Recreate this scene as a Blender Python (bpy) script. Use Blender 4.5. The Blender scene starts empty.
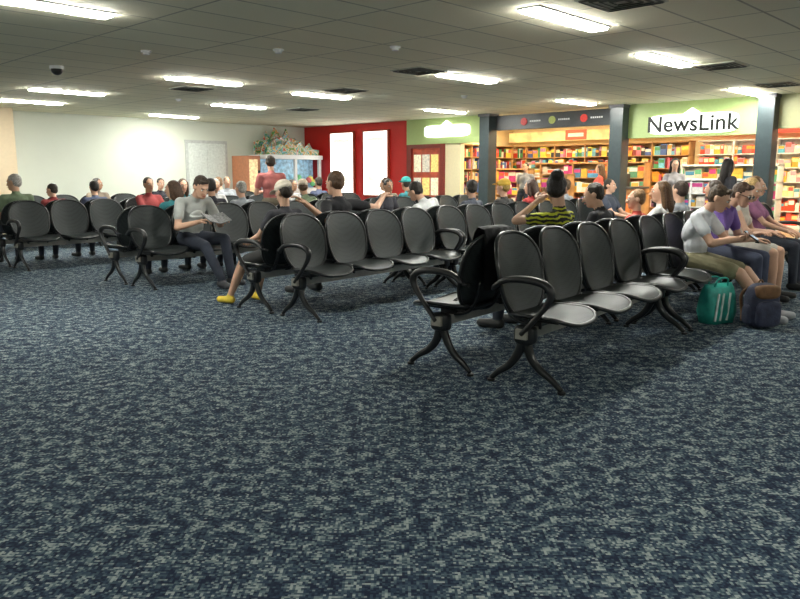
import bpy, math, random
import numpy as np
from mathutils import Vector, Matrix, noise
random.seed(7); rng=np.random.RandomState(5)
SC=bpy.context.scene; COL=SC.collection
SC.view_settings.view_transform='Standard'; SC.view_settings.exposure=.95
D=math.radians
# ------------------------------------------------------------------ materials
_mc={}
def new_mat(name):
    m=bpy.data.materials.new(name); m.use_nodes=True
    nt=m.node_tree; b=nt.nodes['Principled BSDF']; return m,nt,b
def mat(name,col,rough=.6,metal=0.,emit=0.,ecol=None,var=.12,scale=18.,bump=0.,bscale=60.,coat=0.):
    key=(name,tuple(col),rough,metal,emit)
    if key in _mc: return _mc[key]
    m,nt,b=new_mat(name); N=nt.nodes; L=nt.links
    tc=N.new('ShaderNodeTexCoord'); nz=N.new('ShaderNodeTexNoise'); nz.inputs['Scale'].default_value=scale; nz.inputs['Detail'].default_value=3
    L.new(tc.outputs['Object'],nz.inputs['Vector'])
    rp=N.new('ShaderNodeValToRGB'); c=np.array(col[:3])
    rp.color_ramp.elements[0].position=.3; rp.color_ramp.elements[1].position=.7
    rp.color_ramp.elements[0].color=(*(c*(1-var)),1); rp.color_ramp.elements[1].color=(*np.minimum(c*(1+var),1),1)
    L.new(nz.outputs['Fac'],rp.inputs['Fac']); L.new(rp.outputs['Color'],b.inputs['Base Color'])
    b.inputs['Roughness'].default_value=rough; b.inputs['Metallic'].default_value=metal
    b.inputs['Coat Weight'].default_value=coat
    if emit>0:
        b.inputs['Emission Color'].default_value=(*(ecol or col)[:3],1); b.inputs['Emission Strength'].default_value=emit
    if bump>0:
        n2=N.new('ShaderNodeTexNoise'); n2.inputs['Scale'].default_value=bscale; n2.inputs['Detail'].default_value=4
        L.new(tc.outputs['Object'],n2.inputs['Vector'])
        bp=N.new('ShaderNodeBump'); bp.inputs['Strength'].default_value=bump; bp.inputs['Distance'].default_value=.01
        L.new(n2.outputs['Fac'],bp.inputs['Height']); L.new(bp.outputs['Normal'],b.inputs['Normal'])
    _mc[key]=m; return m
def cloth(col): return mat('cloth',col,.9,var=.18,scale=9,bump=.7,bscale=16)
def skinm(col): return mat('skin',col,.55,var=.06,scale=12)
def hairm(col): return mat('hair',col,.5,var=.4,scale=70,bump=.6,bscale=110)
SKIN=(.64,.38,.26); SKIN2=(.47,.26,.16)
def stripes_mat(c1,c2,sc=26):
    m,nt,b=new_mat('striped_cloth'); N=nt.nodes; L=nt.links
    tc=N.new('ShaderNodeTexCoord'); w=N.new('ShaderNodeTexWave'); w.bands_direction='Z'; w.inputs['Scale'].default_value=sc/3; w.inputs['Distortion'].default_value=5; w.inputs['Detail Scale'].default_value=1.5
    L.new(tc.outputs['Object'],w.inputs['Vector']); rp=N.new('ShaderNodeValToRGB'); rp.color_ramp.elements[0].position=.55; rp.color_ramp.elements[1].position=.62
    rp.color_ramp.elements[0].color=(*c1,1); rp.color_ramp.elements[1].color=(*c2,1); L.new(w.outputs['Fac'],rp.inputs['Fac']); L.new(rp.outputs['Color'],b.inputs['Base Color']); b.inputs['Roughness'].default_value=.8; return m

def carpet_mat():
    m,nt,b=new_mat('carpet_blue_speckle'); N=nt.nodes; L=nt.links
    tc=N.new('ShaderNodeTexCoord')
    mp=N.new('ShaderNodeMapping'); mp.inputs['Rotation'].default_value=(0,0,D(46)); L.new(tc.outputs['Object'],mp.inputs['Vector'])
    v=N.new('ShaderNodeVectorMath'); v.operation='SNAP'; v.inputs[1].default_value=(.009,.009,.009); L.new(mp.outputs['Vector'],v.inputs[0]); sn=v.outputs[0]
    def nz(scale,det,vec,dist=0,rough=.5):
        n=N.new('ShaderNodeTexNoise'); n.inputs['Scale'].default_value=scale; n.inputs['Detail'].default_value=det; n.inputs['Distortion'].default_value=dist
        n.inputs['Roughness'].default_value=rough
        L.new(vec,n.inputs['Vector']); return n.outputs['Fac']
    A=nz(17,1,sn,.4); B=nz(70,1,sn,0,.6)
    def mth(op,a,bv):
        x=N.new('ShaderNodeMath'); x.operation=op
        for i,q in enumerate((a,bv)):
            if isinstance(q,(int,float)): x.inputs[i].default_value=q
            else: L.new(q,x.inputs[i])
        return x.outputs[0]
    S=mth('ADD',mth('MULTIPLY',A,.42),mth('MULTIPLY',B,.58))
    rp=N.new('ShaderNodeValToRGB'); cr=rp.color_ramp
    st=[(0.0,(.008,.012,.026)),(.42,(.012,.019,.042)),(.48,(.026,.047,.080)),(.525,(.050,.082,.110)),(.56,(.13,.175,.19)),(.61,(.31,.35,.34)),(1,(.42,.46,.42))]
    cr.elements[0].position=st[0][0]; cr.elements[0].color=(*st[0][1],1); cr.elements[1].position=1; cr.elements[1].color=(*st[-1][1],1)
    for p,c in st[1:-1]:
        e=cr.elements.new(p); e.color=(*c,1)
    L.new(S,rp.inputs['Fac']); L.new(rp.outputs['Color'],b.inputs['Base Color'])
    b.inputs['Roughness'].default_value=.95; b.inputs['Specular IOR Level'].default_value=.15
    fine=nz(400,2,tc.outputs['Object'])
    bp=N.new('ShaderNodeBump'); bp.inputs['Strength'].default_value=.4; bp.inputs['Distance'].default_value=.004
    L.new(fine,bp.inputs['Height']); L.new(bp.outputs['Normal'],b.inputs['Normal'])
    return m
def ceiling_mat():
    m,nt,b=new_mat('ceiling_tiles'); N=nt.nodes; L=nt.links
    tc=N.new('ShaderNodeTexCoord'); br=N.new('ShaderNodeTexBrick')
    br.offset=0; br.inputs['Scale'].default_value=1; br.inputs['Brick Width'].default_value=1.2; br.inputs['Row Height'].default_value=.6
    br.inputs['Mortar Size'].default_value=.013; br.inputs['Mortar Smooth'].default_value=.1
    br.inputs['Color1'].default_value=(.82,.78,.58,1); br.inputs['Color2'].default_value=(.87,.83,.63,1); br.inputs['Mortar'].default_value=(.45,.43,.32,1)
    L.new(tc.outputs['Object'],br.inputs['Vector'])
    nz=N.new('ShaderNodeTexNoise'); nz.inputs['Scale'].default_value=90; nz.inputs['Detail'].default_value=3; L.new(tc.outputs['Object'],nz.inputs['Vector'])
    mx=N.new('ShaderNodeMix'); mx.data_type='RGBA'; mx.blend_type='MULTIPLY'; mx.inputs[0].default_value=.10
    L.new(br.outputs['Color'],mx.inputs[6]); L.new(nz.outputs['Fac'],mx.inputs[7]); L.new(mx.outputs[2],b.inputs['Base Color'])
    bp=N.new('ShaderNodeBump'); bp.inputs['Strength'].default_value=.3; bp.inputs['Distance'].default_value=.01; bp.invert=True
    L.new(br.outputs['Fac'],bp.inputs['Height']); L.new(bp.outputs['Normal'],b.inputs['Normal'])
    b.inputs['Roughness'].default_value=.85; return m
def perf_mat():
    m,nt,b=new_mat('perforated_steel'); N=nt.nodes; L=nt.links
    tc=N.new('ShaderNodeTexCoord'); v=N.new('ShaderNodeTexVoronoi'); v.inputs['Scale'].default_value=75; v.inputs['Randomness'].default_value=.15
    L.new(tc.outputs['Object'],v.inputs['Vector'])
    rp=N.new('ShaderNodeValToRGB'); rp.color_ramp.elements[0].position=.25; rp.color_ramp.elements[1].position=.36
    rp.color_ramp.elements[0].color=(.004,.005,.006,1); rp.color_ramp.elements[1].color=(.023,.029,.029,1)
    L.new(v.outputs['Distance'],rp.inputs['Fac']); L.new(rp.outputs['Color'],b.inputs['Base Color'])
    b.inputs['Roughness'].default_value=.45; b.inputs['Metallic'].default_value=.2; b.inputs['Specular IOR Level'].default_value=.42
    return m
def attr_mat(name,emit=0):
    m,nt,b=new_mat(name); N=nt.nodes; L=nt.links
    a=N.new('ShaderNodeAttribute'); a.attribute_name='Col'; nz=N.new('ShaderNodeTexNoise'); nz.inputs['Scale'].default_value=25
    tc=N.new('ShaderNodeTexCoord'); L.new(tc.outputs['Object'],nz.inputs['Vector'])
    mx=N.new('ShaderNodeMix'); mx.data_type='RGBA'; mx.blend_type='MULTIPLY'; mx.inputs[0].default_value=.5
    L.new(a.outputs['Color'],mx.inputs[6]); L.new(nz.outputs['Fac'],mx.inputs[7]); L.new(mx.outputs[2],b.inputs['Base Color'])
    b.inputs['Roughness'].default_value=.45
    return m
def art_mat():
    m,nt,b=new_mat('kiosk_artwork'); N=nt.nodes; L=nt.links
    tc=N.new('ShaderNodeTexCoord'); n=N.new('ShaderNodeTexNoise'); n.inputs['Scale'].default_value=5; n.inputs['Detail'].default_value=3; n.inputs['Distortion'].default_value=1
    L.new(tc.outputs['Object'],n.inputs['Vector']); rp=N.new('ShaderNodeValToRGB'); cr=rp.color_ramp; cr.interpolation='CONSTANT'
    st=[(0,(.05,.25,.06)),(.38,(.55,.25,.06)),(.43,(.65,.62,.5)),(.48,(.08,.3,.10)),(.52,(.2,.42,.62)),(.56,(.6,.45,.15)),(.60,(.5,.05,.04)),(.66,(.7,.7,.7))]
    cr.elements[0].color=(*st[0][1],1); cr.elements[1].position=st[1][0]; cr.elements[1].color=(*st[1][1],1)
    for p,c in st[2:]: e=cr.elements.new(p); e.color=(*c,1)
    L.new(n.outputs['Fac'],rp.inputs['Fac']); L.new(rp.outputs['Color'],b.inputs['Base Color']); b.inputs['Roughness'].default_value=.5
    return m
# ------------------------------------------------------------------ mesh builder
class MB:
    def __init__(s): s.v=[];s.f=[];s.m=[];s.mats=[];s.n=0;s.c=[];s.sm=[]
    def mi(s,m):
        if m not in s.mats: s.mats.append(m)
        return s.mats.index(m)
    def add(s,v,f,m,smooth=True,col=None):
        v=np.asarray(v,float).reshape(-1,3); s.v.append(v); k=s.mi(m)
        for q in f: s.f.append([i+s.n for i in q]); s.m.append(k); s.sm.append(smooth); s.c.append(col or (1,1,1))
        s.n+=len(v)
    def box(s,c,size,m,R=None,col=None):
        c=np.array(c,float); h=np.array(size,float)/2
        P=np.array([[x,y,z] for x in(-1,1) for y in(-1,1) for z in(-1,1)])*h
        if R is not None: P=P@np.array(R.to_3x3()).T
        s.add(P+c,[(0,1,3,2),(4,6,7,5),(0,4,5,1),(2,3,7,6),(0,2,6,4),(1,5,7,3)],m,False,col)
    def bb(s,x0,x1,y0,y1,z0,z1,m,col=None): s.box(((x0+x1)/2,(y0+y1)/2,(z0+z1)/2),(abs(x1-x0),abs(y1-y0),abs(z1-z0)),m,None,col)
    def sell(s,c,rad,m,e=.3,R=None,nu=24,nv=14):
        V=[];F=[]
        f=lambda w,p: np.sign(w)*abs(w)**p
        for j in range(nv+1):
            ph=-math.pi/2+math.pi*j/nv
            for i in range(nu):
                th=2*math.pi*i/nu
                V.append([rad[0]*f(math.cos(ph),e)*f(math.cos(th),e),rad[1]*f(math.cos(ph),e)*f(math.sin(th),e),rad[2]*f(math.sin(ph),e)])
        for j in range(nv):
            for i in range(nu):
                a=j*nu+i;b=j*nu+(i+1)%nu; F.append((a,b,b+nu,a+nu))
        V=np.array(V)
        if R is not None: V=V@np.array(R.to_3x3()).T
        s.add(V+np.array(c),F,m,True)
    def tube(s,pts,rad,m,seg=8,closed=False,flat=None):
        pts=[Vector(p) for p in pts]; n=len(pts)
        if isinstance(rad,(int,float)): rad=[rad]*n
        V=[];F=[]; ref=None
        for i,p in enumerate(pts):
            if closed: t=(pts[(i+1)%n]-pts[i-1])
            else: t=pts[min(i+1,n-1)]-pts[max(i-1,0)]
            t.normalize()
            if ref is None:
                ref=Vector((1,0,0)) if abs(t.x)<.8 else Vector((0,0,1))
            a=(ref-t*ref.dot(t)).normalized(); ref=a; b=t.cross(a)
            for k in range(seg):
                an=2*math.pi*k/seg; ra=rad[i]*(flat if flat else 1)
                V.append(p+a*math.cos(an)*ra+b*math.sin(an)*rad[i])
        rr=n if closed else n-1
        for i in range(rr):
            for k in range(seg):
                a0=i*seg+k;a1=i*seg+(k+1)%seg;j=(i+1)%n; F.append((a0,a1,j*seg+(k+1)%seg,j*seg+k))
        if not closed: F.append(tuple(range(seg))[::-1]); F.append(tuple(range((n-1)*seg,n*seg)))
        s.add([list(q) for q in V],F,m,True)
    def cyl(s,c,r,h,m,seg=20,r2=None,axis='z'):
        r2=r if r2 is None else r2; c=np.array(c,float); V=[]
        for zz,q in((0,r),(h,r2)):
            for k in range(seg):
                a=2*math.pi*k/seg; p=(q*math.cos(a),q*math.sin(a),zz)
                if axis=='x': p=(p[2],p[0],p[1])
                V.append(p)
        F=[(k,(k+1)%seg,seg+(k+1)%seg,seg+k) for k in range(seg)]
        s.add(np.array(V)+c,F,m,True); s.add(np.array(V)+c,[tuple(range(seg))[::-1],tuple(range(seg,2*seg))],m,False)
    def mesh(s,name):
        me=bpy.data.meshes.new(name); V=np.concatenate(s.v) if s.v else []
        me.from_pydata([tuple(x) for x in V],[],s.f)
        for m in s.mats: me.materials.append(m)
        me.polygons.foreach_set('material_index',s.m); me.polygons.foreach_set('use_smooth',s.sm)
        if any(c!=(1,1,1) for c in s.c):
            ca=me.color_attributes.new('Col','FLOAT_COLOR','CORNER'); arr=[]
            for f,c in zip(s.f,s.c): arr+= [c[0],c[1],c[2],1.0]*len(f)
            ca.data.foreach_set('color',arr)
        me.update(); return me
    def obj(s,name,loc=(0,0,0),yaw=0,parent=None):
        return place(s.mesh(name),name,loc,yaw,parent)
def place(me,name,loc=(0,0,0),yaw=0,parent=None):
    o=bpy.data.objects.new(name,me); COL.objects.link(o); o.location=loc; o.rotation_euler=(0,0,yaw)
    if parent: o.parent=parent
    return o
# ------------------------------------------------------------------ room
HC=2.7; XW=14.6; YW=18.0
M_carpet=carpet_mat(); M_ceil=ceiling_mat()
M_white=mat('wall_white_paint',(.66,.69,.60),.7,var=.02,scale=2)
M_red=mat('wall_red_paint',(.62,.015,.012),.45,var=.06,scale=2)
M_beige=mat('beige_paint',(.62,.50,.34),.7,var=.03)
M_green=mat('pale_green_board',(.44,.56,.23),.5,var=.03)
M_olive=mat('olive_board',(.42,.42,.22),.5,var=.03)
M_dgrey=mat('dark_grey_fascia',(.05,.055,.06),.4,var=.1)
M_col=mat('column_teal',(.030,.045,.050),.35,var=.1)
M_skirt=mat('skirting',(.10,.10,.11),.5)
M_wood=mat('shelf_wood',(.45,.25,.10),.45,var=.25,scale=5)
M_cream=mat('cream_wall',(.80,.70,.45),.6,var=.03)
M_tile=mat('shop_floor_tile',(.42,.32,.20),.3,var=.08)
M_black=mat('black_plastic',(.012,.012,.013),.35,var=.2)
M_white_pl=mat('white_plastic',(.8,.8,.8),.4,var=.03)
def slab(name,x0,x1,y0,y1,z0,z1,m):
    b=MB(); b.bb(x0,x1,y0,y1,z0,z1,m); return b.obj(name)
X0,Y0=-5.,-6.; XS=19.4
slab('floor',X0,XW,Y0,YW,-.1,0,M_carpet)
slab('ceiling',X0,XS,Y0,YW,HC,HC+.1,M_ceil)
slab('wall_left',X0-.15,XS+.15,YW,YW+.15,-.1,HC+.1,M_white)
slab('wall_near',X0-.15,XS+.15,Y0-.15,Y0,-.1,HC+.1,M_white)
slab('wall_back',X0-.15,X0,Y0,YW,-.1,HC+.1,M_white)
slab('baseboard_left',6.05,XW,YW-.02,YW,0,.12,M_skirt)
slab('wall_partition',2.0,6.0,17.3,YW,0,HC,M_beige)
slab('wall_red',XW,XW+.2,13.66,YW,0,HC,M_red)
slab('baseboard_red',XW-.02,XW,13.66,YW,0,.12,M_skirt)
slab('floor_shop',XW,XS,Y0,YW,-.1,0,M_tile)
slab('wall_shop_far',XS,XS+.15,Y0,YW,-.1,HC+.1,M_cream)
slab('wall_shop_end',XW+.2,XS,13.66,13.8,0,HC,M_cream)
slab('wall_shop_stub',XW,XW+.15,11.85,12.35,0,2.06,M_cream)
slab('wall_shop_near',XW,XW+.2,Y0,1.6,0,HC,M_white)
slab('trim_header_green_a',XW-.05,XW+.15,11.05,13.66,2.06,HC,M_green)
slab('trim_header_grey',XW-.03,XW+.1,7.65,10.75,2.32,2.66,M_dgrey)
slab('trim_header_green_b',XW-.05,XW+.15,4.75,7.35,2.02,HC,M_green)
slab('trim_header_olive',XW-.05,XW+.15,1.6,4.45,2.10,HC,M_olive)
def column(y):
    b=MB(); b.bb(XW-.30,XW+.02,y-.14,y+.14,0,HC,M_col); b.bb(XW-.33,XW+.05,y-.17,y+.17,0,.12,M_skirt); b.bb(XW-.33,XW+.05,y-.17,y+.17,HC-.06,HC,M_skirt)
    b.obj('column')
for y in(10.9,7.5,4.6): column(y)
M_lit=mat('lightbox_glow',(.95,.95,.9),.4,emit=1.6,ecol=(1,.97,.9),var=.05,scale=3)
M_frame=mat('poster_frame',(.30,.05,.02),.4)
M_ink=mat('poster_print',(.75,.72,.62),.5,emit=.5,ecol=(.9,.85,.7),var=.4,scale=8)
for y0,y1 in((15.75,16.7),(14.37,15.29)):
    b=MB(); b.bb(XW-.08,XW-.002,y0-.04,y1+.04,.68,2.5,M_frame); b.bb(XW-.09,XW-.08,y0,y1,.72,2.46,M_lit)
    b.bb(XW-.093,XW-.09,y0+.2,y1-.2,1.1,1.25,M_ink); b.bb(XW-.093,XW-.09,y0+.15,y1-.15,2.2,2.3,M_ink); b.obj('illuminated_poster')
M_dred=mat('dark_red_frame',(.20,.02,.012),.4)
b=MB(); b.bb(XW-.05,XW+.05,12.35,12.5,0,2.06,M_dred); b.bb(XW-.05,XW+.05,13.5,13.66,0,2.06,M_dred); b.bb(XW-.05,XW+.05,12.5,13.5,0,.55,M_dred); b.bb(XW-.05,XW+.05,12.5,13.5,1.96,2.06,M_dred)
b.bb(XW+.02,XW+.06,12.5,13.5,.55,1.96,mat('poster_backing',(.35,.06,.03),.5,emit=.2,var=.5,scale=6))
for i in range(3):
    for j in range(2):
        b.bb(XW+.0,XW+.02,12.6+.3*i,12.84+.3*i,.75+.6*j,1.2+.6*j,mat('poster_small_%d'%((i+j)%3),[(.8,.72,.5),(.8,.6,.2),(.6,.55,.45)][(i+j)%3],.5,emit=.3,var=.4,scale=20))
b.obj('display_cabinet')
def text_mesh(txt,size,m,ext=.006):
    cu=bpy.data.curves.new('t','FONT'); cu.body=txt; cu.size=size; cu.extrude=ext; cu.align_x='CENTER'; cu.align_y='CENTER'; cu.offset=.004*size/.3; cu.space_character=1.03
    o=bpy.data.objects.new('t',cu); COL.objects.link(o); dg=bpy.context.evaluated_depsgraph_get(); me=bpy.data.meshes.new_from_object(o.evaluated_get(dg))
    bpy.data.objects.remove(o); me.materials.clear(); me.materials.append(m); return me
M_plaq=mat('sign_plaque_glow',(.95,.98,.92),.4,emit=1.3,ecol=(.95,1,.92),var=.02)
def sign(yc,zc,w,h,txt,size,tm):
    x=XW-.05; e=bpy.data.objects.new('shop_sign',None); COL.objects.link(e); e.location=(x,yc,zc)
    b=MB(); b.sell((-.03,0,0),(.03,w/2,h/2),M_plaq,.35)
    b.add([(-.05,-.22,h/2-.03),(-.05,.22,h/2-.03),(-.05,0,h/2+.11),(0,-.22,h/2-.03),(0,.22,h/2-.03),(0,0,h/2+.11)],[(0,2,1),(3,4,5),(0,1,4,3),(1,2,5,4),(2,0,3,5)],M_plaq,False)
    b.obj('plaque',parent=e)
    t=place(text_mesh(txt,size,tm),'lettering',parent=e); t.location=(-.075,0,-.01)
    t.rotation_euler=Matrix(((0,0,-1),(-1,0,0),(0,1,0))).to_euler()
    return e
M_inkblack=mat('sign_ink',(.01,.012,.01),.5)
sign(6.02,2.26,1.78,.38,'NewsLink',.43,M_inkblack)
sign(12.25,2.37,1.5,.30,'NewsLink',.27,mat('sign_ink_pale',(.8,.92,.72),.5,emit=.5))
b=MB()
for y,c in((9.95,(.5,.03,.03)),(9.2,(.35,.4,.1)),(8.4,(.6,.05,.04))):
    b.cyl((XW-.05,y,2.49),.085,.02,mat('fascia_disc',c,.5,emit=.05),axis='x')
    for k in range(6): b.bb(XW-.04,XW-.03,y-.16-.05*k-.03,y-.16-.05*k,2.475,2.51,M_white_pl)
b.obj('fascia_lettering')
# ------------------------------------------------------------------ ceiling lights
M_tubelight=mat('fluorescent_diffuser',(.95,.97,1.),.4,emit=58,ecol=(1,1,.92),var=.01)
M_alu=mat('light_trim',(.7,.7,.68),.4)
def ceiling_light(x,y,L=1.22,W=.18):
    b=MB(); b.bb(-L/2-.02,L/2+.02,-W/2-.02,W/2+.02,-.014,0,M_alu); b.bb(-L/2,L/2,-W/2,W/2,-.034,-.014,M_tubelight)
    return b.obj('ceiling_light',(x,y,HC))
LIGHTS=[(6.2,3.8),(9.2,4.2),(13.6,4.7),(8.85,7.07),(13.2,7.8),(13.0,11.0),(8.95,10.5),(6.35,10.2),(9.1,13.35),(9.5,16.7),(5.5,13.2),(5.7,15.5),(2.6,6.7),
        (2.0,-1.5),(-2.5,2.5),(6.5,-2.5),(10.5,.5),(-2.5,8.),(-1.5,13.5)]  # extra ceiling lights out of view, added to light the room
for p in LIGHTS: ceiling_light(*p)
M_warm=mat('shop_lamp_glow',(1,.8,.5),.4,emit=38,ecol=(1,.84,.55),var=.01)
def shop_light(x,y):
    b=MB(); b.bb(-.1,.1,-.7,.7,-.03,0,M_alu); b.bb(-.08,.08,-.66,.66,-.045,-.03,M_warm); b.obj('shop_ceiling_light',(x,y,HC))
for y in(3.2,5.2,7.2,9.2,11.2,12.6):
    for x in(15.7,17.6): shop_light(x,y)
M_vent=mat('vent_metal',(.50,.49,.40),.5); M_vdark=mat('vent_dark',(.12,.12,.10),.6)
def vent(x,y):
    b=MB(); b.bb(-.28,.28,-.28,.28,-.012,0,M_vent)
    for i in range(4):
        q=.25-.06*i
        for s in(-1,1):
            b.box((0,s*q,-.018),(2*q,.018,.006),M_vdark,Matrix.Rotation(s*.5,3,'X')); b.box((s*q,0,-.018),(.018,2*q,.006),M_vdark,Matrix.Rotation(-s*.5,3,'Y'))
    b.obj('ceiling_vent',(x,y,HC))
for p in((7.8,7.1),(8.7,9.6),(6.75,11.25),(10.2,3.9),(5.9,3.1),(12.9,4.0),(10.5,13.)): vent(*p)
b=MB(); b.cyl((0,0,-.04),.09,.04,M_white_pl); b.sell((0,0,-.05),(.075,.075,.07),M_black,1.); b.obj('dome_camera',(4.17,10.3,HC))
for p in((4.4,8.3),(5.4,7.1),(6.2,6.0),(10.8,8.7),(7.5,13.)):
    b=MB(); b.cyl((0,0,-.02),.06,.02,M_white_pl); b.cyl((0,0,-.045),.04,.026,M_white_pl); b.obj('smoke_detector',(p[0],p[1],HC))
# ------------------------------------------------------------------ shop shelving
M_books=attr_mat('book_covers')
PAL=[(.8,.06,.03),(.9,.65,.4),(.95,.9,.8),(.08,.15,.45),(.9,.35,.04),(.06,.3,.12),(.95,.75,.1),(.3,.04,.04),(.85,.8,.7),(.85,.15,.22),(.04,.05,.07),(.15,.45,.65),(.5,.25,.5)]
def books(b,length,z,depth,h,front,wmin=.03,wmax=.14,pal=PAL):
    p=0
    while p<length-.03:
        w=random.uniform(wmin,wmax); w=min(w,length-p)
        hh=h*random.uniform(.55,.95); c=random.choice(pal); k=random.uniform(.7,1.3); c=tuple(min(1,q*k) for q in c)
        f=front+random.uniform(-.03,.02)
        b.bb(f,f+depth,p+.003,p+w-.003,z,z+hh,M_books,c)
        if w>.07 and hh>.1: c2=random.choice(pal); b.bb(f-.003,f,p+.012,p+w-.012,z+hh*.55,z+hh*.9,M_books,c2)
        p+=w
def bookcase(x,y,L,H=2.15,dep=.35,n=6,name='bookcase',yaw=0,pal=PAL,frame=None,wmin=.03,wmax=.14):
    f=frame or M_wood; e=bpy.data.objects.new(name,None); COL.objects.link(e); e.location=(x,y,0); e.rotation_euler=(0,0,yaw)
    b=MB(); b.bb(dep-.02,dep,0,L,0,H,f)
    for q in range(int(L/1.0)+1):
        yy=min(q*1.0,L-.03); b.bb(0,dep,yy,yy+.03,0,H,f)
    for i in range(n+1): z=.08+(H-.1)*i/n; b.bb(0,dep-.02,0,L,z-.02,z,f)
    b.bb(0,dep,0,L,0,.06,f); b.obj('frame',parent=e)
    k=MB(); sh=(H-.1)/n
    for i in range(n): books(k,L-.06,.082+sh*i,.2,sh-.03,.06,wmin,wmax,pal)
    o=k.obj('books',(0,.03,0),parent=e); return e
bookcase(XS-.36,7.9,5.6,wmax=.2)
bookcase(XS-.36,1.8,5.9,pal=[(.9,.08,.03),(.9,.8,.7),(.95,.45,.05),(.9,.12,.1),(.95,.85,.4),(.95,.95,.9),(.1,.4,.6),(.9,.4,.5)],wmin=.06,wmax=.16,frame=M_white_pl)
bookcase(18.9,13.27,4.0,name='bookcase',yaw=D(90),dep=.35)
MP=[(.9,.8,.7),(.9,.12,.06),(.95,.55,.08),(.1,.35,.65),(.95,.95,.9),(.7,.06,.3),(.15,.5,.3)]
for (x,y,L,H) in((17.4,8.3,3.4,1.6),(16.3,4.9,2.3,1.5),(16.6,11.2,1.6,1.45),(15.15,5.2,1.5,1.2),(15.3,9.2,.9,1.3)):
    bookcase(x,y,L,H=H,n=4,name='magazine_rack',pal=MP,wmin=.12,wmax=.24,frame=M_white_pl if y<6 else M_wood)
bookcase(15.6,2.0,2.3,H=1.9,n=5,name='pharmacy_shelf',pal=[(.9,.45,.55),(.9,.88,.85),(.9,.15,.2),(.85,.8,.7),(.3,.6,.8)],wmin=.05,wmax=.12,frame=M_white_pl)
b=MB(); b.bb(0,.7,0,.9,0,.95,M_wood); b.bb(-.05,.75,-.05,.95,.95,1.0,M_dgrey); b.bb(.1,.45,.3,.7,1.0,1.3,M_black); b.bb(-.03,-.0,.05,.85,.2,.8,mat('counter_panel',(.75,.2,.04),.5)); b.obj('shop_counter',(16.2,8.0,0))
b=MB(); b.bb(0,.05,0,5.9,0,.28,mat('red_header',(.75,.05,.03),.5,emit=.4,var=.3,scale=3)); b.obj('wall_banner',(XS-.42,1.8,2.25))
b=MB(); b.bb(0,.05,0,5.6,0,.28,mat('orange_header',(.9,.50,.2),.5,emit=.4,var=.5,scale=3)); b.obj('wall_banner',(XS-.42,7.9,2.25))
for (x,y,c) in((16.8,9.9,(.85,.1,.05)),(16.9,8.6,(.9,.9,.85)),(16.6,5.6,(.9,.15,.08)),(16.7,6.5,(.95,.6,.1))):
    b=MB(); b.bb(-.01,.01,-.3,.3,-.55,-.3,mat('hanging_sign_board',c,.5,emit=.15,var=.2)); b.bb(-.013,-.01,-.22,.22,-.47,-.38,M_white_pl)
    for s in(-.2,.2): b.cyl((0,s,-.31),.004,.31,M_alu,6)
    b.obj('hanging_sign',(x,y,HC))
# corner amusement kiosk, vending machine, service door
M_kblue=mat('kiosk_panel_blue',(.30,.50,.68),.3,emit=.15,var=.6,scale=9)
b=MB(); b.bb(-.95,.95,-.5,.4,0,.9,mat('kiosk_body',(.75,.72,.68),.4)); b.bb(-.95,.95,-.1,.4,.9,1.75,M_kblue)
for s in(-1,0,1): b.bb(s*.9-.04,s*.9+.04,-.5,-.42,.9,1.75,M_white_pl)
b.bb(-.98,.98,-.53,.43,1.72,1.84,M_white_pl)
A=art_mat(); top=[.30,.48,.40,.62,.55,.74,.66,.58,.70,.50,.55,.36,.42,.25]; n=len(top)
for yy in(-.42,-.15,.2):
    V=[];
    for i,h in enumerate(top):
        x=-.93+1.86*i/(n-1); hh=(h+.08*math.sin(i*2.3+yy*9))*(1 if yy>0 else .75 if yy>-.3 else .5); V+=[(x,yy,1.84),(x,yy,1.84+hh),(x,yy+.05,1.84),(x,yy+.05,1.84+hh)]
    F=[]
    for i in range(n-1): a=i*4; F+=[(a,a+4,a+5,a+1),(a+2,a+3,a+7,a+6),(a+1,a+5,a+7,a+3)]
    F+=[(0,1,3,2),((n-1)*4,(n-1)*4+2,(n-1)*4+3,(n-1)*4+1)]
    b.add(V,F,A,False)
for i in range(14):
    c=random.choice([(.8,.2,.2),(.9,.8,.2),(.2,.6,.3),(.85,.85,.85)])
    b.sell((random.uniform(-.8,.8),-.3,1.0+random.uniform(0,.25)),(.09,.09,.09),mat('plush_toy',c,.8),1.)
b.obj('amusement_kiosk',(13.5,YW-.45,0))
b=MB(); b.bb(-.2,.2,-.4,.38,0,1.8,mat('vending_body',(.50,.20,.10),.4)); b.bb(-.17,.10,-.42,-.4,.6,1.7,mat('vending_window',(.8,.55,.3),.2,emit=.4,var=.6,scale=12)); b.bb(.11,.18,-.42,-.4,.8,1.4,M_black); b.bb(-.15,.1,-.42,-.4,.2,.4,M_black)
b.obj('vending_machine',(12.15,YW-.4,0))
b=MB(); b.bb(-.65,.65,-.033,-.003,0,2.2,mat('door_frame_grey',(.5,.52,.5),.5)); b.bb(-.57,-.01,-.05,-.02,0.01,2.12,mat('door_leaf',(.66,.70,.66),.5)); b.bb(.01,.57,-.05,-.02,0.01,2.12,mat('door_leaf',(.66,.70,.66),.5)); b.bb(-.08,-.04,-.09,-.05,.95,1.2,M_alu); b.bb(.04,.08,-.09,-.05,.95,1.2,M_alu)
b.obj('door_1',(11.15,YW,0))
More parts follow.
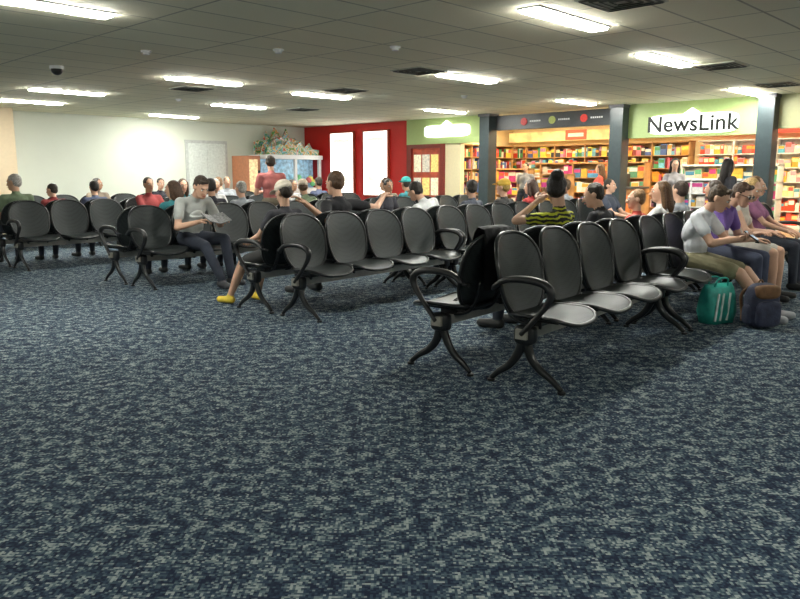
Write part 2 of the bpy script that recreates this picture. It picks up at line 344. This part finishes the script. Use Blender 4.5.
# ------------------------------------------------------------------ bench seating
M_perf=perf_mat(); M_rim=mat('black_frame',(.010,.011,.012),.28,var=.2); M_beam=mat('beam_metal',(.40,.38,.33),.35,metal=.5,var=.1)
M_arm=mat('arm_polyurethane',(.014,.014,.015),.4,var=.2)
PITCH=.56
def shell(b,mapf,a,bb,n,thick,rim,seg=36,rings=5,egg=0.):
    V=[];F=[]
    def pt(r,th,off):
        c,s=math.cos(th),math.sin(th); e=2./n
        x=math.copysign(abs(c)**e,c)*r; y=math.copysign(abs(s)**e,s)*r
        return mapf(x*a*(1+egg*y),y*bb,off)
    for side in(0,1):
        off=thick*(side-.5); base=len(V); V.append(pt(0,0,off))
        for k in range(1,rings+1):
            for i in range(seg): V.append(pt(k/rings,2*math.pi*i/seg,off))
        for i in range(seg): F.append((base,base+1+i,base+1+(i+1)%seg))
        for k in range(rings-1):
            for i in range(seg):
                p=base+1+k*seg; F.append((p+i,p+seg+i,p+seg+(i+1)%seg,p+(i+1)%seg))
    b.add(V,F,M_perf,True)
    b.tube([pt(1,2*math.pi*i/seg,0) for i in range(seg)],rim,M_rim,7,closed=True)
def bez(pts,n=6):
    P=[Vector(p) for p in pts]; P=[P[0]*2-P[1]]+P+[P[-1]*2-P[-2]]; out=[]
    for i in range(1,len(P)-2):
        for k in range(n):
            t=k/n; a,b,c,d=P[i-1:i+3]
            out.append(.5*((2*b)+(c-a)*t+(2*a-5*b+4*c-d)*t*t+(3*b-a-3*c+d)*t**3))
    out.append(P[-2]); return out
FF,RF=-.25,.235
def bench_mesh():
    b=MB()
    def backmap(cx):
        def f(x,t,off):
            ang=D(11); y=.215+t*math.sin(ang); z=.655+t*math.cos(ang)
            y+= -.045*(x/.26)**2 - (.03 if t<0 else .012)*(t/.26)**2*(1 if t<0 else -1)
            return (cx+x,y+off*math.cos(ang),z-off*math.sin(ang))
        return f
    def seatmap(cx):
        def f(x,t,off):
            y=-.055+t; z=.435-.035*max(0,(-t-.08)/.15)**2+.02*(x/.25)**2-.012
            return (cx+x,y,z+off)
        return f
    for k in range(4):
        cx=PITCH*(k+.5)
        shell(b,backmap(cx),.262,.262,2.6,.014,.014,egg=.05)
        shell(b,seatmap(cx),.250,.225,3.2,.014,.014,egg=-.02)
        for s in(-1,1):
            b.tube(bez([(cx+s*.13,-.05,.36),(cx+s*.13,.08,.375),(cx+s*.13,.16,.41),(cx+s*.13,.215,.50),(cx+s*.13,.235,.60)],4),.014,M_rim,7)
        b.box((cx,0,.385),(.30,.12,.03),M_rim); b.box((cx,-.02,.40),(.3,.3,.012),M_rim)
    L=PITCH*4
    b.box((L/2,0,.335),(L+.02,.075,.06),M_beam)
    for x in(.05,L-.05):
        b.sell((x,0,.325),(.04,.07,.06),M_rim,.5)
        b.tube(bez([(x,-.0,.33),(x,-.035,.20),(x,-.10,.125),(x,-.18,.075),(x,FF,.018)],5),[.034-.018*i/20 for i in range(21)],M_rim,9,flat=.75)
        b.tube(bez([(x,.0,.33),(x,.05,.20),(x,.11,.12),(x,.18,.07),(x,RF,.018)],5),[.034-.018*i/20 for i in range(21)],M_rim,9,flat=.75)
        b.cyl((x,FF,0),.024,.014,M_black,12); b.cyl((x,RF,0),.024,.014,M_black,12)
    for x in(-.005,L+.005):
        b.tube(bez([(x,.20,.60),(x,.12,.65),(x,0.0,.665),(x,-.12,.655),(x,-.185,.615),(x,-.18,.555),(x,-.12,.47),(x,-.04,.38),(x,0,.335)],5),
               [.016+.008*math.sin(min(1,i/30)*math.pi) for i in range(41)],M_arm,9,flat=1.2)
        b.tube([(x,.20,.60),(x+(.04 if x<0 else -.04),.225,.585)],.013,M_arm,7)
    return b.mesh('airport_bench')
BENCH=bench_mesh()
STEP=4*PITCH+.06
ROWS={1:(3.56,2.74,D(4.5),3),2:(3.98,5.42,D(3.5),3),3:(3.90,8.15,D(2.5),3),4:(3.55,10.9,D(2),3),5:(3.5,13.6,D(2),3)}
OFF=.315
def rowpt(row,x,y):
    ox,oy,r,_=ROWS[row]; return (ox+x*math.cos(r)-y*math.sin(r), oy+x*math.sin(r)+y*math.cos(r))
for r,(ox,oy,rot,n) in ROWS.items():
    for u in range(n):
        x,y=rowpt(r,u*STEP,-OFF); place(BENCH,'airport_seating_bench',(x,y,0),rot)
        x,y=rowpt(r,u*STEP+4*PITCH+.004,OFF); place(BENCH,'airport_seating_bench',(x,y,0),rot+math.pi)
def seat(row,side,i,dx=0,dy=0):
    u,k=divmod(i,4); x=u*STEP+PITCH*(k+.5)+dx
    X,Y=rowpt(row,x,-OFF+dy if side=='f' else OFF-dy)
    return (X,Y,0),ROWS[row][2]+(0 if side=='f' else math.pi)
# ------------------------------------------------------------------ people
def uvs(nu=14,nv=10):
    V=[];F=[];half=[]
    lat=[-90+180*j/nv for j in range(nv//2+1)]+[180*j/nv for j in range(0,nv//2+1)]
    for j,la in enumerate(lat):
        for i in range(nu):
            th=2*math.pi*i/nu; V.append((math.cos(D(la))*math.cos(th),math.cos(D(la))*math.sin(th),math.sin(D(la)))); half.append(j>nv//2)
    for j in range(len(lat)-1):
        for i in range(nu):
            a=j*nu+i;b=j*nu+(i+1)%nu; F.append((a,b,b+nu,a+nu))
    return np.array(V),F,np.array(half)
SPH=uvs(); SPHL=uvs(8,6)
def ortho(t):
    t=t/np.linalg.norm(t); r=np.array([1,0,0.]) if abs(t[0])<.8 else np.array([0,1.,0]); a=r-t*r.dot(t); a/=np.linalg.norm(a); return np.stack([a,np.cross(t,a),t],1)
class El:
    def __init__(s,kind,m,p0,p1=None,r0=0,r1=0,rad=None,R=None):
        s.kind=kind;s.m=m;s.p0=np.array(p0,float);s.p1=None if p1 is None else np.array(p1,float);s.r0=r0;s.r1=r1
        s.rad=None if rad is None else np.array(rad,float); s.R=np.eye(3) if R is None else np.array(R,float)
    def geo(s,tpl=None):
        V,F,h=tpl or SPH
        if s.kind=='E': return (V*s.rad)@s.R.T+s.p0,F
        d=s.p1-s.p0
        if np.linalg.norm(d)<1e-6: d=np.array([0,0,1e-4])
        B=ortho(d); P=V@B.T
        return np.where(h[:,None],s.p1+P*s.r1,s.p0+P*s.r0),F
    def dist(s,P):
        if s.kind=='E':
            q=(P-s.p0)@s.R/s.rad; n=np.linalg.norm(q,axis=1); return (n-1)*s.rad.min()
        d=s.p1-s.p0; t=np.clip(((P-s.p0)@d)/max(d.dot(d),1e-9),0,1)
        return np.linalg.norm(P-(s.p0+t[:,None]*d),axis=1)-(s.r0+(s.r1-s.r0)*t)
def remesh(els,voxel,smooth=5):
    b=MB(); dm=bpy.data.materials[0]
    for e in els: V,F=e.geo(); b.add(V,F,dm)
    me=b.mesh('tmp'); o=bpy.data.objects.new('tmp',me); COL.objects.link(o)
    r=o.modifiers.new('r','REMESH'); r.mode='VOXEL'; r.voxel_size=voxel; r.use_smooth_shade=True
    if smooth: s=o.modifiers.new('s','SMOOTH'); s.factor=.5; s.iterations=smooth
    dg=bpy.context.evaluated_depsgraph_get(); out=bpy.data.meshes.new_from_object(o.evaluated_get(dg)); bpy.data.objects.remove(o); bpy.data.meshes.remove(me)
    nv=len(out.vertices); V=np.empty(nv*3); out.vertices.foreach_get('co',V); V=V.reshape(-1,3)
    F=[tuple(p.vertices) for p in out.polygons]; bpy.data.meshes.remove(out); return V,F
def ik(a,c,l1,l2,pole):
    a=np.array(a,float);c=np.array(c,float);d=c-a;L=np.linalg.norm(d)
    if L>(l1+l2)*.995: c=a+d/L*(l1+l2)*.995; d=c-a; L=np.linalg.norm(d)
    u=d/L; x=(l1*l1-l2*l2+L*L)/(2*L); h=math.sqrt(max(l1*l1-x*x,0)); p=np.array(pole,float); p=p-u*p.dot(u); p/=max(np.linalg.norm(p),1e-6)
    return a+u*x+p*h,c
def Rx(a): return np.array(Matrix.Rotation(a,3,'X'))
def Ry(a): return np.array(Matrix.Rotation(a,3,'Y'))
def Rz(a): return np.array(Matrix.Rotation(a,3,'Z'))
def hand(b,w,dr,n,side,curl,m,sc=1.):
    w=np.array(w);dr=np.array(dr,float);dr/=np.linalg.norm(dr); n=np.array(n,float); n-=dr*n.dot(dr); n/=np.linalg.norm(n); s=np.cross(dr,n)*side
    def cap(p0,p1,r0,r1): V,F=El('C',m,p0,p1,r0,r1).geo(SPHL); b.add(V,F,m)
    V,F=El('E',m,w+dr*.05*sc,rad=(.042*sc,.056*sc,.017*sc),R=np.stack([s,dr,n],1)).geo(); b.add(V,F,m)
    V,F=El('C',m,w-dr*.02,w+dr*.03,.026*sc,.024*sc).geo(); b.add(V,F,m)
    for k,(o,l) in enumerate(((.030,.072),(.010,.080),(-.010,.075),(-.029,.058))):
        p=w+dr*.092*sc+s*o*sc; a=curl*.5
        for q,fr in enumerate((.45,.31,.24)):
            d=dr*math.cos(a)+n*math.sin(a)+s*o*1.2; d/=np.linalg.norm(d); p2=p+d*l*fr*sc; cap(p,p2,(.0095-.001*q)*sc,(.0088-.001*q)*sc); p=p2; a+=curl*(.55+.05*k)
    p=w+dr*.03*sc+s*.032*sc
    for q,l in enumerate((.04,.032,.026)):
        d=dr*(.6+.2*q)+s*(.65-.3*q)+n*.35; d/=np.linalg.norm(d); p2=p+d*l*sc; cap(p,p2,(.0125-.0015*q)*sc,(.0115-.0015*q)*sc); p=p2
def person(name,at,lean=-10,hunch=6,hp=5,hy=0,stand=False,fem=False,shirt=(.2,.2,.2),pants=(.03,.035,.05),shoes=(.03,.03,.03),skin=SKIN,hair=(.03,.018,.01),
           style='short',sleeve='short',legs='long',wr=None,wl=None,ar=None,al=None,sc=.96,voxel=.012,hat=None,curl=.6,twist=0,side=0,dz=0,nr=(0,0,-1),nl=(0,0,-1),pr=None,pl=None,toe=None,print_=None,ky=0,glasses=False):
    loc,yaw=at; Ms=shirt if not isinstance(shirt,tuple) else cloth(shirt)
    Mp,Mk,Msh,Mh=cloth(pants),skinm(skin),mat('shoe',shoes,.5,var=.1),hairm(hair)
    pz=(.90 if stand else .545/sc+.0)+dz; pel=np.array([0,0. if stand else .03,pz])
    Rt=Ry(D(side))@Rx(D(lean))@Rz(D(twist)); Rc=Rt@Rx(D(hunch))
    def T(p): return pel+Rt@np.array(p,float)
    ch=T((0,0,.28))
    def C(p): return ch+Rc@(np.array(p,float)-np.array([0,0,.30]))
    sw=.155 if fem else .178; e=[]
    e.append(El('E',Mp,pel+np.array([0,0,-.0]),rad=(.165,.115,.105),R=np.eye(3)))
    e.append(El('E',Ms,T((0,.0,.13)),rad=(.135 if fem else .15,.108,.16),R=Rt))
    e.append(El('E',Ms,C((0,0,.30)),rad=(.145 if fem else .165,.112,.17),R=Rc))
    e.append(El('E',Ms,C((0,.02,.40)),rad=(sw*.95,.085,.085),R=Rc))
    if fem:
        for s in(-1,1): e.append(El('E',Ms,C((s*.065,-.085,.31)),rad=(.06,.055,.06),R=Rc))
    e.append(El('C',Ms,C((-sw+.02,.015,.43)),C((sw-.02,.015,.43)),.052,.052))
    e.append(El('C',Ms,C((0,.02,.44)),C((0,.012,.475)),.078,.06))
    nb=C((0,.015,.46)); hc=C((0,-.02,.645))
    e.append(El('C',Mk,nb,C((0,-.002,.59)),.052,.050))
    Rh=Rc@Rx(D(-hunch-lean*.7))@Rz(D(hy))@Rx(D(hp))
    def H(p): return hc+Rh@np.array(p,float)
    e.append(El('E',Mk,H((0,.012,.03)),rad=(.074,.093,.088),R=Rh)); e.append(El('E',Mk,H((0,-.03,-.015)),rad=(.061,.066,.09),R=Rh))
    e.append(El('E',Mk,H((0,-.05,-.082)),rad=(.044,.045,.034),R=Rh)); e.append(El('C',Mk,H((0,-.098,.008)),H((0,-.116,-.03)),.010,.015))
    e.append(El('C',Mk,H((-.03,-.085,.03)),H((.03,-.085,.03)),.012,.012))
    for s in(-1,1): e.append(El('E',Mk,H((s*.079,.012,-.005)),rad=(.011,.02,.032),R=Rh))
    extra=MB()
    for s,w_,pole,nn,tag in((-1,wr,pr,nr,'R'),(1,wl,pl,nl,'L')):
        sh=C((s*sw,.015,.425))
        if w_ is None: w_=(s*.16,.0,pz-.08) if stand else (s*.11,-.30,pz+.115)
        if pole is None: pole=(s*.6,.8,-.4)
        el,wst=ik(sh,w_,.29*(.95 if fem else 1),.255*(.95 if fem else 1),pole)
        k=.88 if fem else 1
        e.append(El('C',Mk,sh,el,.046*k,.038*k)); e.append(El('C',Mk,el,wst,.040*k,.026*k))
        if sleeve=='short': e.append(El('C',Ms,sh,sh+(el-sh)*.55,.058*k,.058*k))
        elif sleeve=='long': e.append(El('C',Ms,sh,el,.060*k,.050*k)); e.append(El('C',Ms,el,el+(wst-el)*.95,.050*k,.036*k))
        elif sleeve=='none': e.append(El('C',Ms,sh,sh+(el-sh)*.05,.052*k,.052*k))
        hand(extra,wst,wst-el,nn,s if tag=='L' else s,curl,Mk,.92 if fem else 1)
    for s,a_ in((-1,ar),(1,al)):
        hip=pel+np.array([s*.088,-.01,-.02])
        if a_ is None: a_=(s*.10,.02,.09) if stand else (s*.13,-.42,.09)
        kn,an=ik(hip,a_,.43,.42,(s*.15+ky,-1.,.6))
        if legs=='long': e.append(El('C',Mp,hip,kn,.088,.064)); e.append(El('C',Mp,kn,an+np.array([0,0,.02]),.062,.048))
        elif legs=='short': e.append(El('C',Mp,hip,hip+(kn-hip)*.82,.094,.080)); e.append(El('C',Mk,hip,kn,.078,.056)); e.append(El('C',Mk,kn,kn+(an-kn)*.35,.054,.056)); e.append(El('C',Mk,kn+(an-kn)*.35,an,.056,.034))
        t=np.array(toe if toe is not None else (s*.03,-.155,0),float)
        e.append(El('C',Msh,an+np.array([0,.02,-.045]),an+t+np.array([0,0,-.052]),.044,.037)); e.append(El('C',Msh,an+np.array([0,.01,-.04]),an+np.array([0,-.0,.0]),.042,.038))
    V,F=remesh(e,voxel)
    Fc=np.array([V[list(f)].mean(0) for f in F]); Dm=np.stack([q.dist(Fc)-(.003 if q.m in(Ms,Mp) else 0) for q in e],1); idx=Dm.argmin(1)
    b=MB(); b.v.append(V); b.n=len(V)
    for f,i in zip(F,idx): b.f.append(list(f)); b.m.append(b.mi(e[i].m)); b.sm.append(True); b.c.append((1,1,1))
    if extra.n:
        VV=np.concatenate(extra.v); b.add(VV,extra.f,Mk)
    def ell(p,r,m,R=Rh,t=None): q=El('E',m,p,rad=r,R=R); v,f=q.geo(t); b.add(v,f,m)
    Mw=mat('eye_white',(.75,.73,.7),.3); Md=mat('eye_dark',(.02,.012,.01),.2); Ml=mat('lips',(skin[0]*.75,skin[1]*.45,skin[2]*.5),.5)
    for s in(-1,1):
        ell(H((s*.029,-.083,.008)),(.013,.012,.009),Mw,t=SPHL); ell(H((s*.029,-.0935,.008)),(.006,.004,.006),Md,t=SPHL)
        q=El('C',Mh,H((s*.016,-.096,.028)),H((s*.044,-.087,.03)),.004,.003); v,f=q.geo(SPHL); b.add(v,f,Mh)
        if glasses:
            ell(H((s*.032,-.103,.006)),(.028,.006,.020),M_black,t=SPHL); q=El('C',M_black,H((s*.06,-.095,.010)),H((s*.082,.01,.01)),.003,.003); v,f=q.geo(SPHL); b.add(v,f,M_black)
    ell(H((0,-.097,-.060)),(.022,.010,.007),Ml,t=SPHL)
    hs=[]
    if style!='bald':
        hs.append(El('E',Mh,H((0,.024,.040)),rad=(.081,.092,.086),R=Rh)); hs.append(El('E',Mh,H((0,.048,.0)),rad=(.076,.060,.072),R=Rh))
    if style=='fringe': hs.append(El('C',Mh,H((-.035,-.055,.092)),H((.035,-.05,.095)),.024,.024))
    if style in('long','bob'):
        L=.30 if style=='long' else .16
        hs.append(El('C',Mh,H((0,.05,.03)),H((0,.085,-L*.55)),.075,.072)); hs.append(El('C',Mh,H((0,.085,-L*.5)),H((0,.10,-L)),.07,.035))
        for s in(-1,1): hs.append(El('C',Mh,H((s*.065,.01,.05)),H((s*.078,.02,-.10)),.03,.028)); hs.append(El('C',Mh,H((s*.078,.02,-.10)),H((s*.07,.04,-L*.9)),.03,.018))
    if style=='bun': hs.append(El('E',Mh,H((0,.085,.105)),rad=(.055,.055,.05),R=Rh)); hs.append(El('C',Mh,H((0,.04,.09)),H((0,.07,.10)),.05,.045))
    if style=='pony': hs.append(El('C',Mh,H((0,.10,.05)),H((0,.15,.0)),.03,.032)); hs.append(El('C',Mh,H((0,.15,.0)),H((0,.14,-.18)),.034,.012))
    if hs:
        v,f=remesh(hs,max(.008,voxel*.7),3)
        v=v+np.array([[noise.noise(Vector((p[0]*60,p[1]*60,p[2]*22)))*.0035]*3 for p in v])*np.sign(v-hc); b.add(v,f,Mh)
    if hat is not None:
        Mc=cloth(hat); ell(H((0,.018,.062)),(.09,.104,.078),Mc)
        v,f=El('E',Mc,H((0,-.115,.06)),rad=(.07,.075,.010),R=Rh@Rx(D(8))).geo(); b.add(v,f,Mc)
    if print_ is not None:
        ell(C((0,-.092,.32)),(.085,.024,.07),cloth(print_),R=Rc)
    o=b.obj(name,loc,yaw); o.scale=(sc,sc,sc); return o
K=(.015,.015,.018)
def local(at,p,sc=1): (x,y,z),a=at; p=[q*sc for q in p]; return (x+p[0]*math.cos(a)-p[1]*math.sin(a),y+p[0]*math.sin(a)+p[1]*math.cos(a),z+p[2])
# --- man in white tee & shorts (front row)
P1=seat(1,'f',5,dx=.04,dy=-.02)
person('seated_man',P1,lean=-2,hunch=32,hp=26,hy=6,shirt=(.74,.76,.80),pants=(.24,.22,.13),legs='short',shoes=(.35,.36,.38),hair=(.05,.028,.012),style='fringe',
       wr=(-.07,-.36,.75),wl=(.06,-.36,.74),pr=(-.8,.3,-.7),pl=(.8,.3,-.7),ar=(-.02,-.64,.09),al=(.22,-.64,.09),voxel=.009,curl=.9,nr=(.6,0,.8),nl=(-.6,0,.8),print_=(.35,.45,.6),sc=.96,dz=-.03)
b=MB(); b.sell((0,0,0),(.037,.072,.006),M_black,.25); b.sell((0,0,.004),(.033,.062,.004),mat('phone_screen',(.3,.4,.5),.2,emit=.5),.25)
o=b.obj('mobile_phone',local(P1,(0,-.455,.775),.96),P1[1]); o.rotation_euler=(D(35),0,P1[1])
person('seated_man',seat(1,'f',6,dx=.12),lean=6,hunch=26,hp=18,hy=-12,shirt=(.16,.09,.32),pants=(.05,.06,.10),hair=(.06,.03,.015),style='fringe',voxel=.011,wr=(-.12,-.36,.70),wl=(.1,-.34,.74),glasses=True,ar=(-.1,-.42,.09))
person('seated_woman',seat(1,'f',7,dx=.22),fem=True,lean=4,hunch=14,hp=15,hy=-20,shirt=(.66,.60,.52),pants=(.45,.42,.38),legs='short',hair=(.60,.40,.16),style='bob',voxel=.011,sleeve='none',wr=(-.1,-.36,.72),wl=(.1,-.3,.72))
person('seated_woman',seat(1,'f',9),fem=True,shirt=(.3,.12,.22),hair=(.2,.1,.04),style='long')
# --- woman with bun (rear of first row)
person('seated_woman',seat(1,'r',2,dx=.16),fem=True,lean=-4,hunch=6,hp=8,hy=-60,shirt=stripes_mat((.02,.02,.015),(.5,.52,.03)),hair=(.018,.012,.01),style='bun',sleeve='short',wl=(.10,-.10,1.08),wr=(-.11,-.3,.66),nl=(-1,0,0),pl=(.9,-.3,-.8),voxel=.009,curl=.8,sc=.98)
person('seated_man',seat(1,'r',4,dx=-.1),shirt=(.03,.03,.035),hair=(.03,.02,.012),hy=20,lean=2,hp=15,hunch=14,sc=.9)
person('seated_child',seat(1,'r',5,dx=-.05),shirt=(.55,.08,.06),hair=(.25,.14,.06),sc=.8,hy=30)
person('seated_woman',seat(1,'r',6),fem=True,shirt=(.7,.7,.68),hair=(.12,.06,.022),style='long',hy=35,voxel=.011,sc=.90)
person('seated_man',seat(1,'r',7),shirt=(.35,.38,.42),hair=(.05,.03,.02),sc=.90,hy=-20)
person('seated_woman',seat(1,'r',9),fem=True,shirt=(.1,.1,.12),hair=(.05,.03,.02),style='long',sc=.9)
# --- row 2
person('seated_man',seat(2,'r',0,dx=.08),shirt=(.05,.05,.06),pants=(.03,.03,.03),legs='short',shoes=(.75,.55,.05),hat=(.75,.66,.55),lean=-12,hp=25,ar=(-.1,-.5,.09),al=(.25,-.55,.09),sc=.90)
person('seated_man',seat(2,'r',2,dx=-.26),shirt=K,hair=(.09,.045,.02),lean=-2,hp=8,wl=(.50,.12,.96),pl=(0,.6,-.6),wr=(-.66,.06,1.0),pr=(0,.8,-.6),voxel=.01,sc=1.03)
person('seated_man',seat(2,'r',4,dx=.25),shirt=(.78,.79,.79),hair=(.02,.015,.012),lean=14,hunch=14,hp=10,hy=10,voxel=.011,side=12)
person('seated_man',seat(2,'r',6,dx=-.2),shirt=(.08,.09,.12),hair=(.02,.015,.01),hy=-30,sc=.9)
person('seated_child',seat(2,'r',7),shirt=(.05,.05,.05),hair=(.3,.2,.05),hat=(.5,.32,.04),sc=.9)
person('seated_woman',seat(2,'r',8,dx=.1),fem=True,shirt=(.45,.05,.05),hair=(.06,.03,.02),style='bob',sc=.9)
person('seated_man',seat(2,'f',11),shirt=(.06,.07,.1),hair=(.03,.02,.012),sc=.9)
person('seated_man',seat(2,'r',10),shirt=(.3,.32,.35),hair=(.1,.06,.03),sc=.9)
# --- row 3 : reading man
rd=seat(3,'f',1,dx=-.12)
person('seated_man',rd,lean=8,hunch=26,hp=26,hy=-8,shirt=(.44,.46,.44),pants=(.02,.025,.04),shoes=(.05,.05,.055),hair=(.045,.03,.02),style='fringe',wr=(-.13,-.34,.70),wl=(.16,-.34,.70),ar=(-.08,-.64,.09),al=(.15,-.50,.09),voxel=.010,curl=1.0,print_=(.6,.62,.6),sc=1.06)
b=MB(); M_paper=mat('paper',(.22,.22,.22),.7,var=.5,scale=40)
b.box((-.075,0,0),(.15,.20,.010),M_paper,Matrix.Rotation(.25,3,'Y')); b.box((.075,0,0),(.15,.20,.010),M_paper,Matrix.Rotation(-.25,3,'Y'))
o=b.obj('magazine',local(rd,(.02,-.44,.735),1.06),rd[1]); o.rotation_euler=(D(25),0,rd[1])
cols=[(.3,.05,.05),(.05,.25,.28),(.03,.03,.04),(.35,.37,.4),(.5,.5,.5),(.1,.12,.2),(.25,.2,.15),(.15,.2,.12)]
hc_=[(.03,.02,.012),(.08,.04,.02),(.35,.33,.3),(.02,.015,.012),(.2,.11,.05)]
def crowd(row,side,i,ci,hi,**k):
    fem=k.pop('fem',False); k.setdefault('sc',random.uniform(.86,.94)); person('seated_woman' if fem else 'seated_man',seat(row,side,i,dx=random.uniform(-.1,.1)),shirt=cols[ci],hair=hc_[hi],fem=fem,style=k.pop('style','long' if fem else 'short'),voxel=.015,hy=random.uniform(-35,35),lean=random.uniform(-14,6),skin=random.choice([SKIN,SKIN2]),**k)
crowd(3,'r',2,2,3); crowd(3,'r',3,3,2); crowd(3,'r',1,1,1,fem=True,style='bob')
crowd(3,'r',6,2,0); crowd(3,'r',5,7,1,hat=(.6,.5,.4)); crowd(3,'r',8,6,1); crowd(3,'r',9,1,0,hat=(.05,.4,.38)); crowd(3,'f',7,2,3)
crowd(4,'r',0,7,2,sc=1.0); crowd(4,'f',3,0,3); crowd(4,'r',1,0,0,sc=.82); crowd(4,'r',2,5,3); crowd(4,'f',4,1,1,fem=True); crowd(4,'f',5,4,2); crowd(4,'r',6,3,4); crowd(4,'f',8,4,0); crowd(4,'r',10,5,0)
crowd(5,'f',4,6,3); crowd(5,'f',6,2,0); crowd(5,'f',9,3,4)
def at(x,y,a): return ((x,y,0),D(a))
person('standing_man',at(7.1,9.6,150),stand=True,shirt=(.50,.16,.15),pants=(.2,.17,.12),hair=(.03,.02,.01),lean=2,hp=8,voxel=.013,wr=(-.1,-.25,1.05),wl=(.12,-.25,1.05))
person('standing_woman',at(13.5,5.85,-60),stand=True,fem=True,shirt=(.35,.32,.32),pants=K,hair=(.02,.012,.01),style='long',voxel=.014,hp=15,wr=(-.1,-.25,1.0))
person('standing_woman',at(12.0,4.3,60),stand=True,fem=True,shirt=(.05,.05,.06),pants=(.06,.06,.1),hair=(.018,.012,.01),style='long',voxel=.014,sc=.93)
person('standing_man',at(15.6,10.6,-80),stand=True,shirt=(.3,.3,.32),hair=(.03,.02,.01),voxel=.016)
person('standing_woman',at(15.8,8.7,200),stand=True,fem=True,shirt=(.6,.1,.08),hair=(.1,.05,.02),style='long',voxel=.016,sc=.93)
# ------------------------------------------------------------------ bags & jacket
M_teal=mat('tote_teal',(.02,.33,.27),.6,var=.2); M_stripe=mat('tote_stripe',(.75,.85,.82),.6)
b=MB()
prof=[(0,.15,.09),(.10,.17,.10),(.22,.17,.085),(.30,.165,.05),(.34,.16,.02)]
V=[];n=28
for z,a,c in prof:
    for i in range(n):
        th=2*math.pi*i/n; f=lambda w:math.copysign(abs(w)**.5,w); V.append((a*f(math.cos(th)),c*f(math.sin(th))+.006*math.sin(7*th+z*30),z))
F=[(j*n+i,j*n+(i+1)%n,(j+1)*n+(i+1)%n,(j+1)*n+i) for j in range(len(prof)-1) for i in range(n)]+[tuple(range(n))[::-1]]+[tuple(range((len(prof)-1)*n,len(prof)*n))]
b.add(V,F,M_teal)
for x in(-.11,-.05,.03): b.box((x,-.098,.15),(.014,.012,.24),M_stripe,Matrix.Rotation(.12,3,'Y'))
for s in(-1,1): b.tube(bez([(-.08,s*.03,.32),(-.06,s*.045,.38),(.0,s*.05,.395),(.06,s*.045,.38),(.08,s*.03,.32)],5),.008,M_teal,6)
b.obj('tote_bag',(6.48,2.36,0),-.35)
M_bp=mat('backpack_fabric',(.025,.03,.06),.8,var=.3,bump=.4); M_bp2=mat('backpack_brown',(.14,.07,.03),.8,var=.3)
b=MB(); b.sell((0,0,.19),(.14,.085,.19),M_bp,.6); b.sell((0,-.085,.13),(.11,.04,.11),M_bp,.5); b.sell((0,-.05,.31),(.115,.055,.06),M_bp2,.6)
for s in(-1,1): b.tube(bez([(s*.08,.07,.34),(s*.11,.12,.26),(s*.10,.11,.12),(s*.12,.075,.05)],5),.014,M_bp2,6); b.sell((s*.13,0,.12),(.03,.05,.085),M_bp,.6)
b.tube(bez([(-.03,.03,.37),(0,.03,.40),(.03,.03,.37)],5),.008,M_bp2,6)
b.obj('backpack',(6.50,2.00,0),-.6)
b=MB(); M_jk=mat('jacket_black',(.012,.012,.014),.75,var=.3,bump=.6,bscale=20); V=[];F=[]
path=[(.285,.55),(.292,.70),(.288,.84),(.275,.925),(.250,.940),(.220,.90),(.175,.78),(.14,.62),(.11,.50),(.06,.46)]
nx=18
for th_ in(0,1):
    for i,(y,z) in enumerate(path):
        for j in range(nx+1):
            x=.34*(j/nx)-.19; w=.012*math.sin(j*1.3+i*.5)*(1 if i>5 else .3)
            V.append((x,y+(0 if th_==0 else (.014 if i<4 else -.018))+w-.03*(abs(x)/.26)**2,z+(0 if th_==0 else (.012 if 2<i<7 else 0))-.02*(abs(x)/.26)**3))
m=len(path)
for s in(0,1):
    for i in range(m-1):
        for j in range(nx): a=s*m*(nx+1)+i*(nx+1)+j; F.append((a,a+1,a+nx+2,a+nx+1))
b.add(V,F,M_jk)
a_=seat(1,'r',0); b.obj('draped_jacket',a_[0],a_[1])
# ------------------------------------------------------------------ world, camera
w=bpy.data.worlds.new('world'); SC.world=w; w.use_nodes=True; w.node_tree.nodes['Background'].inputs[0].default_value=(.05,.05,.055,1)
cam=bpy.data.cameras.new('camera'); co=bpy.data.objects.new('camera',cam); COL.objects.link(co); SC.camera=co
cam.sensor_width=36; cam.lens=33.0; cam.clip_end=100
co.location=(0,0,1.27); co.rotation_euler=(D(80.37),0,D(-46.3))
